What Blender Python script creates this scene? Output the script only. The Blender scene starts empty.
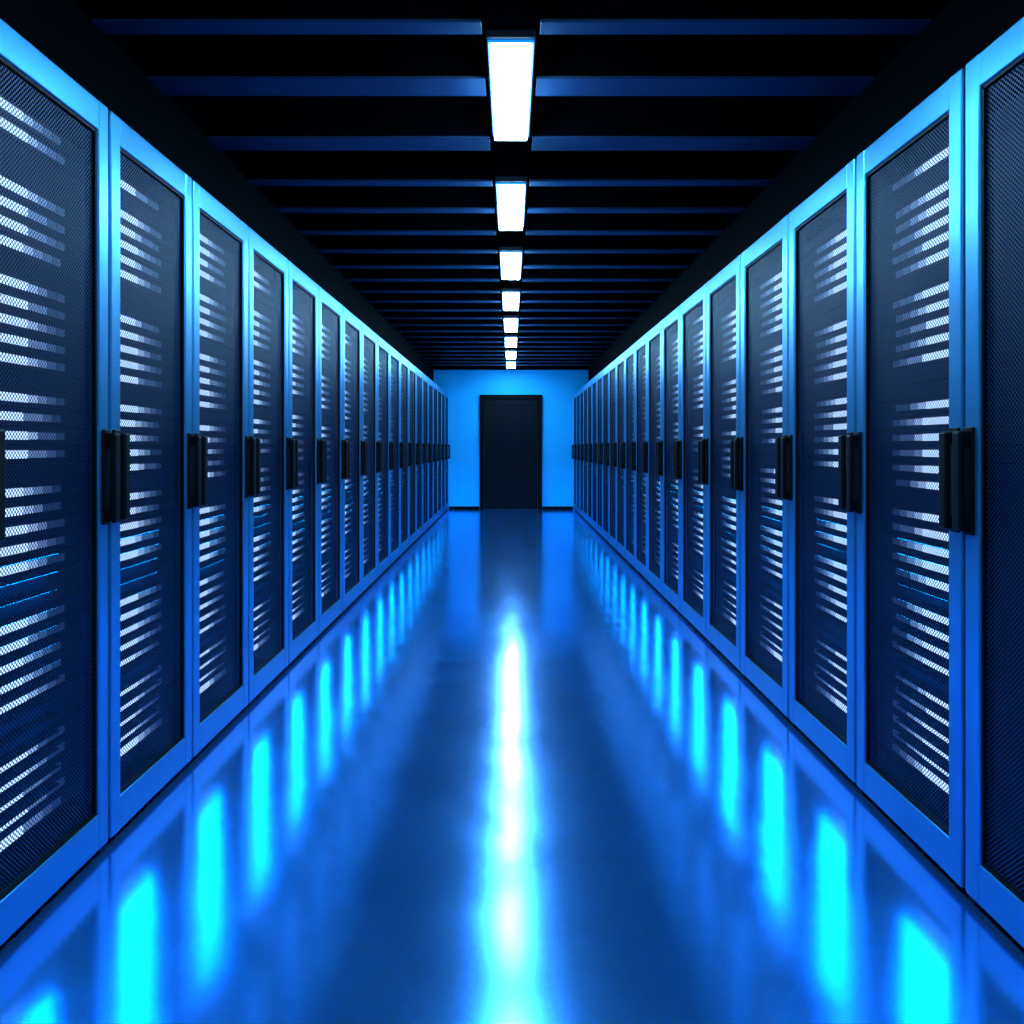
import bpy, bmesh, random, math
from mathutils import Vector
sc=bpy.context.scene
EYE=1.15; HW=1.15; F=770.0; YEND=14.15; YBACK=-1.6; CEIL=2.74

def newmat(n):
    m=bpy.data.materials.new(n); m.use_nodes=True
    nt=m.node_tree; return m,nt,nt.nodes,nt.links,nt.nodes['Principled BSDF']
def pbr(n,col,rough=.5,metal=0.,noise=0.0,scale=20.,spec=.5):
    m,nt,N,L,b=newmat(n)
    b.inputs['Roughness'].default_value=rough; b.inputs['Metallic'].default_value=metal
    b.inputs['Specular IOR Level'].default_value=spec
    tc=N.new('ShaderNodeTexCoord'); nz=N.new('ShaderNodeTexNoise'); nz.inputs['Scale'].default_value=scale
    L.new(tc.outputs['Object'],nz.inputs['Vector'])
    r=N.new('ShaderNodeValToRGB'); a=1-noise; c=1+noise
    r.color_ramp.elements[0].position=.3; r.color_ramp.elements[1].position=.7
    r.color_ramp.elements[0].color=(col[0]*a,col[1]*a,col[2]*a,1)
    r.color_ramp.elements[1].color=(min(1,col[0]*c),min(1,col[1]*c),min(1,col[2]*c),1)
    L.new(nz.outputs['Fac'],r.inputs['Fac']); L.new(r.outputs['Color'],b.inputs['Base Color'])
    return m
def emis(n,col,s,sample=True):
    m,nt,N,L,b=newmat(n)
    b.inputs['Base Color'].default_value=(.02,.02,.02,1)
    b.inputs['Emission Color'].default_value=(*col,1); b.inputs['Emission Strength'].default_value=s
    if not sample:
        try: m.cycles.emission_sampling='NONE'
        except Exception: pass
    return m

M_frame=pbr('rack_frame_paint',(.05,.32,.60),.31,.86,.02,8)
M_body=pbr('rack_body_black',(.002,.0025,.004),.95,0,.1,20,.0)
M_handle=pbr('handle_black',(.0015,.002,.003),.5,0,.1,20,.12)
M_server=pbr('server_chassis',(.003,.006,.018),.8,0,.15,30,.05)
M_led=[emis('led_%d'%i,c,s,False) for i,(c,s) in enumerate([((.44,.66,1),1.7),((.36,.58,1),1.0),((.26,.48,1),.5),((.18,.38,1),.24),((.1,.27,.9),.10)])]
M_glow=emis('led_underglow',(.0,.40,1),27,False)  # added emitter, makes the cyan streaks in the floor reflection
M_lamp=emis('lamp_diffuser',(.36,.74,1),84)
M_lamphalo=emis('lamp_rim',(.0,.22,1),1.3,False)  # blue halo around the lamp, imitated by a glowing edge
M_housing=pbr('lamp_housing',(.003,.005,.015),.4,.2,.05)
M_beam=pbr('beam_paint',(.013,.034,.08),.45,0,.08,5,.25)
M_ceil=pbr('ceiling_black',(.0008,.001,.002),.8,0,.1,5,.03)
M_bulk=pbr('bulkhead_black',(.0005,.0007,.0015),.8,0,.1,5,.03)
M_trunk=pbr('trunking_black',(.0003,.0005,.001),.9,0,.1,5,.0)
M_wall=pbr('wall_paint',(.004,.40,.80),.6,0,.03,3,.2)
M_sidewall=pbr('side_wall_paint',(.01,.02,.04),.7,0,.05,3)
M_door=pbr('door_paint',(.0015,.003,.007),.5,0,.08,6,.08)
M_doorf=pbr('door_frame_paint',(.0006,.001,.002),.5,0,.08,6,.05)

# perforated door mesh
M_mesh,nt,N,L,b=newmat('perforated_steel')
b.inputs['Base Color'].default_value=(.005,.019,.068,1); b.inputs['Metallic'].default_value=.3; b.inputs['Roughness'].default_value=.45
b.inputs['Specular IOR Level'].default_value=.2
tc=N.new('ShaderNodeTexCoord'); mp=N.new('ShaderNodeMapping'); mp.inputs['Rotation'].default_value=(math.radians(45),0,0)
sp=N.new('ShaderNodeSeparateXYZ'); cb=N.new('ShaderNodeCombineXYZ')
L.new(tc.outputs['Object'],mp.inputs['Vector']); L.new(mp.outputs['Vector'],sp.inputs[0])
L.new(sp.outputs['Y'],cb.inputs['X']); L.new(sp.outputs['Z'],cb.inputs['Y'])
vo=N.new('ShaderNodeTexVoronoi'); vo.voronoi_dimensions='2D'; vo.inputs['Scale'].default_value=112; vo.inputs['Randomness'].default_value=0
L.new(cb.outputs[0],vo.inputs['Vector'])
lt=N.new('ShaderNodeMath'); lt.operation='LESS_THAN'; lt.inputs[1].default_value=.41
L.new(vo.outputs['Distance'],lt.inputs[0])
tr=N.new('ShaderNodeBsdfTransparent'); mx=N.new('ShaderNodeMixShader')
L.new(lt.outputs[0],mx.inputs[0]); L.new(b.outputs[0],mx.inputs[1]); L.new(tr.outputs[0],mx.inputs[2])
L.new(mx.outputs[0],N['Material Output'].inputs['Surface'])

# glossy floor
M_floor,nt,N,L,b=newmat('epoxy_floor')
tc=N.new('ShaderNodeTexCoord')
n1=N.new('ShaderNodeTexNoise'); n1.inputs['Scale'].default_value=1.8; n1.inputs['Detail'].default_value=1.5; n1.inputs['Distortion'].default_value=1.0
L.new(tc.outputs['Object'],n1.inputs['Vector'])
r=N.new('ShaderNodeValToRGB'); r.color_ramp.elements[0].color=(.04,.26,.78,1); r.color_ramp.elements[1].color=(.05,.32,.9,1)
L.new(n1.outputs['Fac'],r.inputs['Fac']); L.new(r.outputs['Color'],b.inputs['Base Color'])
b.inputs['Metallic'].default_value=.88
mr=N.new('ShaderNodeMapRange'); mr.inputs['To Min'].default_value=.12; mr.inputs['To Max'].default_value=.18
L.new(n1.outputs['Fac'],mr.inputs['Value']); L.new(mr.outputs[0],b.inputs['Roughness'])
bp=N.new('ShaderNodeBump'); bp.inputs['Strength'].default_value=.12; bp.inputs['Distance'].default_value=.02
L.new(n1.outputs['Fac'],bp.inputs['Height']); L.new(bp.outputs[0],b.inputs['Normal'])

class MB:
    def __init__(s): s.bm=bmesh.new(); s.mats=[]
    def mi(s,m):
        if m not in s.mats: s.mats.append(m)
        return s.mats.index(m)
    def box(s,x0,x1,y0,y1,z0,z1,m,bev=0):
        x0,x1=min(x0,x1),max(x0,x1)
        t=bmesh.new(); bmesh.ops.create_cube(t,size=1)
        for v in t.verts:
            v.co=Vector(((x0+x1)/2+v.co.x*(x1-x0),(y0+y1)/2+v.co.y*(y1-y0),(z0+z1)/2+v.co.z*(z1-z0)))
        if bev: bmesh.ops.bevel(t,geom=t.edges[:],offset=bev,segments=2,affect='EDGES',profile=.5)
        i=s.mi(m); mp={}
        for v in t.verts: mp[v]=s.bm.verts.new(v.co)
        for f in t.faces:
            g=s.bm.faces.new([mp[v] for v in f.verts]); g.material_index=i
        t.free()
    def quad(s,pts,m):
        f=s.bm.faces.new([s.bm.verts.new(p) for p in pts]); f.material_index=s.mi(m)
    def mesh(s,n):
        me=bpy.data.meshes.new(n); s.bm.to_mesh(me); s.bm.free()
        for m in s.mats: me.materials.append(m)
        return me
def obj(n,me,loc=(0,0,0),scale=(1,1,1),parent=None):
    o=bpy.data.objects.new(n,me); sc.collection.objects.link(o); o.location=loc; o.scale=scale
    if parent: o.parent=parent
    return o
def boxobj(n,*a,**k):
    b=MB(); b.box(*a,**k); return obj(n,b.mesh(n))

# ---------------- racks
W=.62; H=2.12; ST=.066; RT=.085; RB=.10
def rack_mesh(side,seed):
    R=random.Random(seed); s=side; m=MB()
    B=lambda x0,x1,y0,y1,z0,z1,mt,bev=0: m.box(s*x0,s*x1,y0,y1,z0,z1,mt,bev)
    g=.006
    B(-.98,-.03,g,.022,.03,H-.004,M_body); B(-.98,-.03,W-.022,W-g,.03,H-.004,M_body)
    B(-.98,-.96,.022,W-.022,.03,H-.004,M_body)
    B(-.96,-.03,.022,W-.022,H-.03,H-.004,M_body); B(-.96,-.03,.022,W-.022,.03,.06,M_body)
    B(-.95,-.02,.01,W-.01,0,.03,M_body)
    B(-.028,0,g,ST,.022,H,M_frame,.005); B(-.028,0,W-ST,W-g,.022,H,M_frame,.005)
    B(-.027,-.001,ST-.004,W-ST+.004,H-RT,H-.001,M_frame,.004); B(-.027,-.001,ST-.004,W-ST+.004,.023,.022+RB,M_frame,.004)
    q=.008
    B(-.022,-.006,ST,ST+q,.022+RB,H-RT,M_handle); B(-.022,-.006,W-ST-q,W-ST,.022+RB,H-RT,M_handle)
    B(-.022,-.006,ST,W-ST,H-RT-q,H-RT,M_handle); B(-.022,-.006,ST,W-ST,.022+RB,.022+RB+q,M_handle)
    x=-.014*s; y0,y1,z0,z1=ST,W-ST,.022+RB,H-RT
    m.quad([(x,y0,z0),(x,y1,z0),(x,y1,z1),(x,y0,z1)],M_mesh)
    for ya,yb in ((.010,.050),(W-.050,W-.010)):
        B(-.001,.008,ya,yb,.93,1.20,M_handle,.003)
        B(.006,.036,ya+.004,yb-.004,.94,.975,M_handle,.004)
        B(.006,.036,ya+.004,yb-.004,1.155,1.19,M_handle,.004)
        B(.021,.038,ya+.003,yb-.003,.94,1.19,M_handle,.006)
    B(-.09,-.06,.03,.045,.08,H-.05,M_body); B(-.09,-.06,W-.045,W-.03,.08,H-.05,M_body)
    U=.046; z=.19; xf=-.050; grp=0; on=False
    while z<H-.15:
        if grp<=0:
            on=not on
            grp=R.choice([4,5,5,6]) if on else R.choice([1,1,2])
        grp-=1
        B(-.85,xf,.045,W-.045,z+.001,z+U-.003,M_server)
        if on:
            e=xf+.005; t0=z+.012; t1=z+.032
            ln=R.choice([.26,.28,.28])
            B(xf,e,.085,ln,t0,t1,M_led[0])
            y=ln+.004; k=1
            while y<W-.13 and k<5:
                w=.04; B(xf,e,y,y+w,t0+.001,t1-.001,M_led[min(4,k+(R.random()<.25))]); y+=w+.004; k+=1
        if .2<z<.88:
            B(xf,xf+.031,.08,.38,z+U-.005,z+U-.002,M_body)  # added lip, hides the glow strip from above
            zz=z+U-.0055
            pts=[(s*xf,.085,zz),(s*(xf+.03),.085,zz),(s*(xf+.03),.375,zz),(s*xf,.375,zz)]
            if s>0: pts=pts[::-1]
            m.quad(pts,M_glow)  # added downward glow, meant for the floor to mirror
        z+=U
    return m.mesh('server_rack')
VAR={s:[rack_mesh(s,10*i+(3 if s>0 else 7)) for i in range(5)] for s in (1,-1)}

def bounds(dlist,pre,end):
    b=[F*HW/d for d in dlist]
    a=list(pre); 
    rest=end-b[-1]; n=round(rest/.655)
    tail=[b[-1]+rest*(i+1)/n for i in range(n)]
    return a+b+tail
BL=bounds([401,318,262,222,192,168,149],[-.83,-.21,.41,1.03,1.655],YEND-.02)
BR=bounds([452,344,277,229,195,169],[-1.16,-.54,.08,.70,1.33],YEND-.02)
for s,BB in ((1,BL),(-1,BR)):
    for i in range(len(BB)-1):
        w=BB[i+1]-BB[i]
        obj('server_rack',VAR[s][(i*3+i//5)%5],(-s*HW,BB[i]+.001,0),(1,(w-.002)/W,1))

# ---------------- room shell
boxobj('floor',-2.3,2.3,YBACK-.1,YEND+.1,-.1,0,M_floor)
boxobj('ceiling',-2.3,2.3,YBACK-.1,YEND+.1,CEIL,CEIL+.1,M_ceil)
boxobj('wall_left',-2.3,-2.2,YBACK,YEND,0,CEIL,M_sidewall)
boxobj('wall_right',2.2,2.3,YBACK,YEND,0,CEIL,M_sidewall)
boxobj('wall_front',-2.3,2.3,YEND,YEND+.1,0,CEIL,M_wall)
boxobj('wall_back',-2.3,2.3,YBACK-.1,YBACK,0,CEIL,M_sidewall)
boxobj('trim_1',-2.2,-1.42,YBACK,YEND,2.16,CEIL,M_bulk)
boxobj('trim_2',1.42,2.2,YBACK,YEND,2.16,CEIL,M_bulk)
m=MB(); m.box(-1.14,-.58,YEND-.015,YEND,0,.06,M_doorf,.004); m.box(.58,1.14,YEND-.015,YEND,0,.06,M_doorf,.004)
obj('baseboard_front',m.mesh('baseboard_front'))

# door
m=MB(); y=YEND-.001; dw=.57; dh=2.11
m.box(-dw,-dw+.075,y-.06,y,0,dh,M_doorf,.006); m.box(dw-.075,dw,y-.06,y,0,dh,M_doorf,.006)
m.box(-dw+.07,dw-.07,y-.06,y,dh-.08,dh,M_doorf,.006)
lw=dw-.08
m.box(-lw,lw,y-.028,y-.002,.008,dh-.085,M_door,.003)
for a in ((-lw+.03,-lw+.09,.05,dh-.13),(lw-.09,lw-.03,.05,dh-.13)):
    m.box(a[0],a[1],y-.036,y-.026,a[2],a[3],M_door,.003)
m.box(-lw+.09,lw-.09,y-.036,y-.026,dh-.2,dh-.13,M_door,.003)
m.box(-lw+.09,lw-.09,y-.036,y-.026,.05,.16,M_door,.003)
m.box(lw-.08,lw-.055,y-.085,y-.07,.98,1.1,M_handle,.004); m.box(lw-.08,lw-.055,y-.075,y-.03,1.03,1.05,M_handle,.003)
obj('door_1',m.mesh('door_1'))

# ceiling beams
m=MB(); LP=1.45; L0=2.69; BZ=2.585
ys=[2.60-.5*i for i in range(8,0,-1)]+[2.60,3.00,3.58,4.16]
while ys[-1]<YEND-.7: ys.append(ys[-1]+.49)
for yy in ys:
    wd=.15 if 2.9<yy<4 else .08
    for a,c in ((-1.42,-.10),(.10,1.42)):
        m.box(a,c,yy,yy+wd,BZ,BZ+.012,M_beam,.003)
        m.box(a,c,yy+.025,yy+wd-.025,BZ+.011,CEIL,M_ceil)
m.box(-1.42,1.42,YEND-.12,YEND-.001,BZ-.02,CEIL,M_ceil)
obj('ceiling_beams',m.mesh('ceiling_beams'))
boxobj('cable_trunking',-.095,.095,YBACK,YEND-.13,2.60,CEIL,M_trunk)

# lights
m=MB(); ln=.81
m.box(-.088,.088,-.02,ln+.02,2.570,2.60,M_housing,.004)
m.box(-.081,.081,-.006,ln+.006,2.560,2.571,M_lamphalo)  # halo band, glows in place of bloom
m.box(-.072,.072,0,ln,2.542,2.562,M_lamp,.004)
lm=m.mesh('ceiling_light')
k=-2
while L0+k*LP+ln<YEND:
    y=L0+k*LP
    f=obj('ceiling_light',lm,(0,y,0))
    l=bpy.data.lights.new('lamp_bulb','POINT'); l.energy=7; l.color=(.01,.36,1); l.shadow_soft_size=.06  # added blue point fill hung below each diffuser
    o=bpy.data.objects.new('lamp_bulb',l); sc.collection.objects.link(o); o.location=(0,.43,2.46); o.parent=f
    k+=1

w=bpy.data.worlds.new('world'); sc.world=w; w.use_nodes=True
w.node_tree.nodes['Background'].inputs[0].default_value=(0,.01,.04,1); w.node_tree.nodes['Background'].inputs[1].default_value=.1
sc.view_settings.view_transform='Standard'

c=bpy.data.cameras.new('camera'); co=bpy.data.objects.new('camera',c); sc.collection.objects.link(co)
co.location=(0,0,EYE); co.rotation_euler=(math.radians(90),0,0)
c.sensor_width=36; c.lens=36*F/1024; c.shift_y=-65/1024; c.shift_x=.001; c.clip_start=.05
sc.camera=co
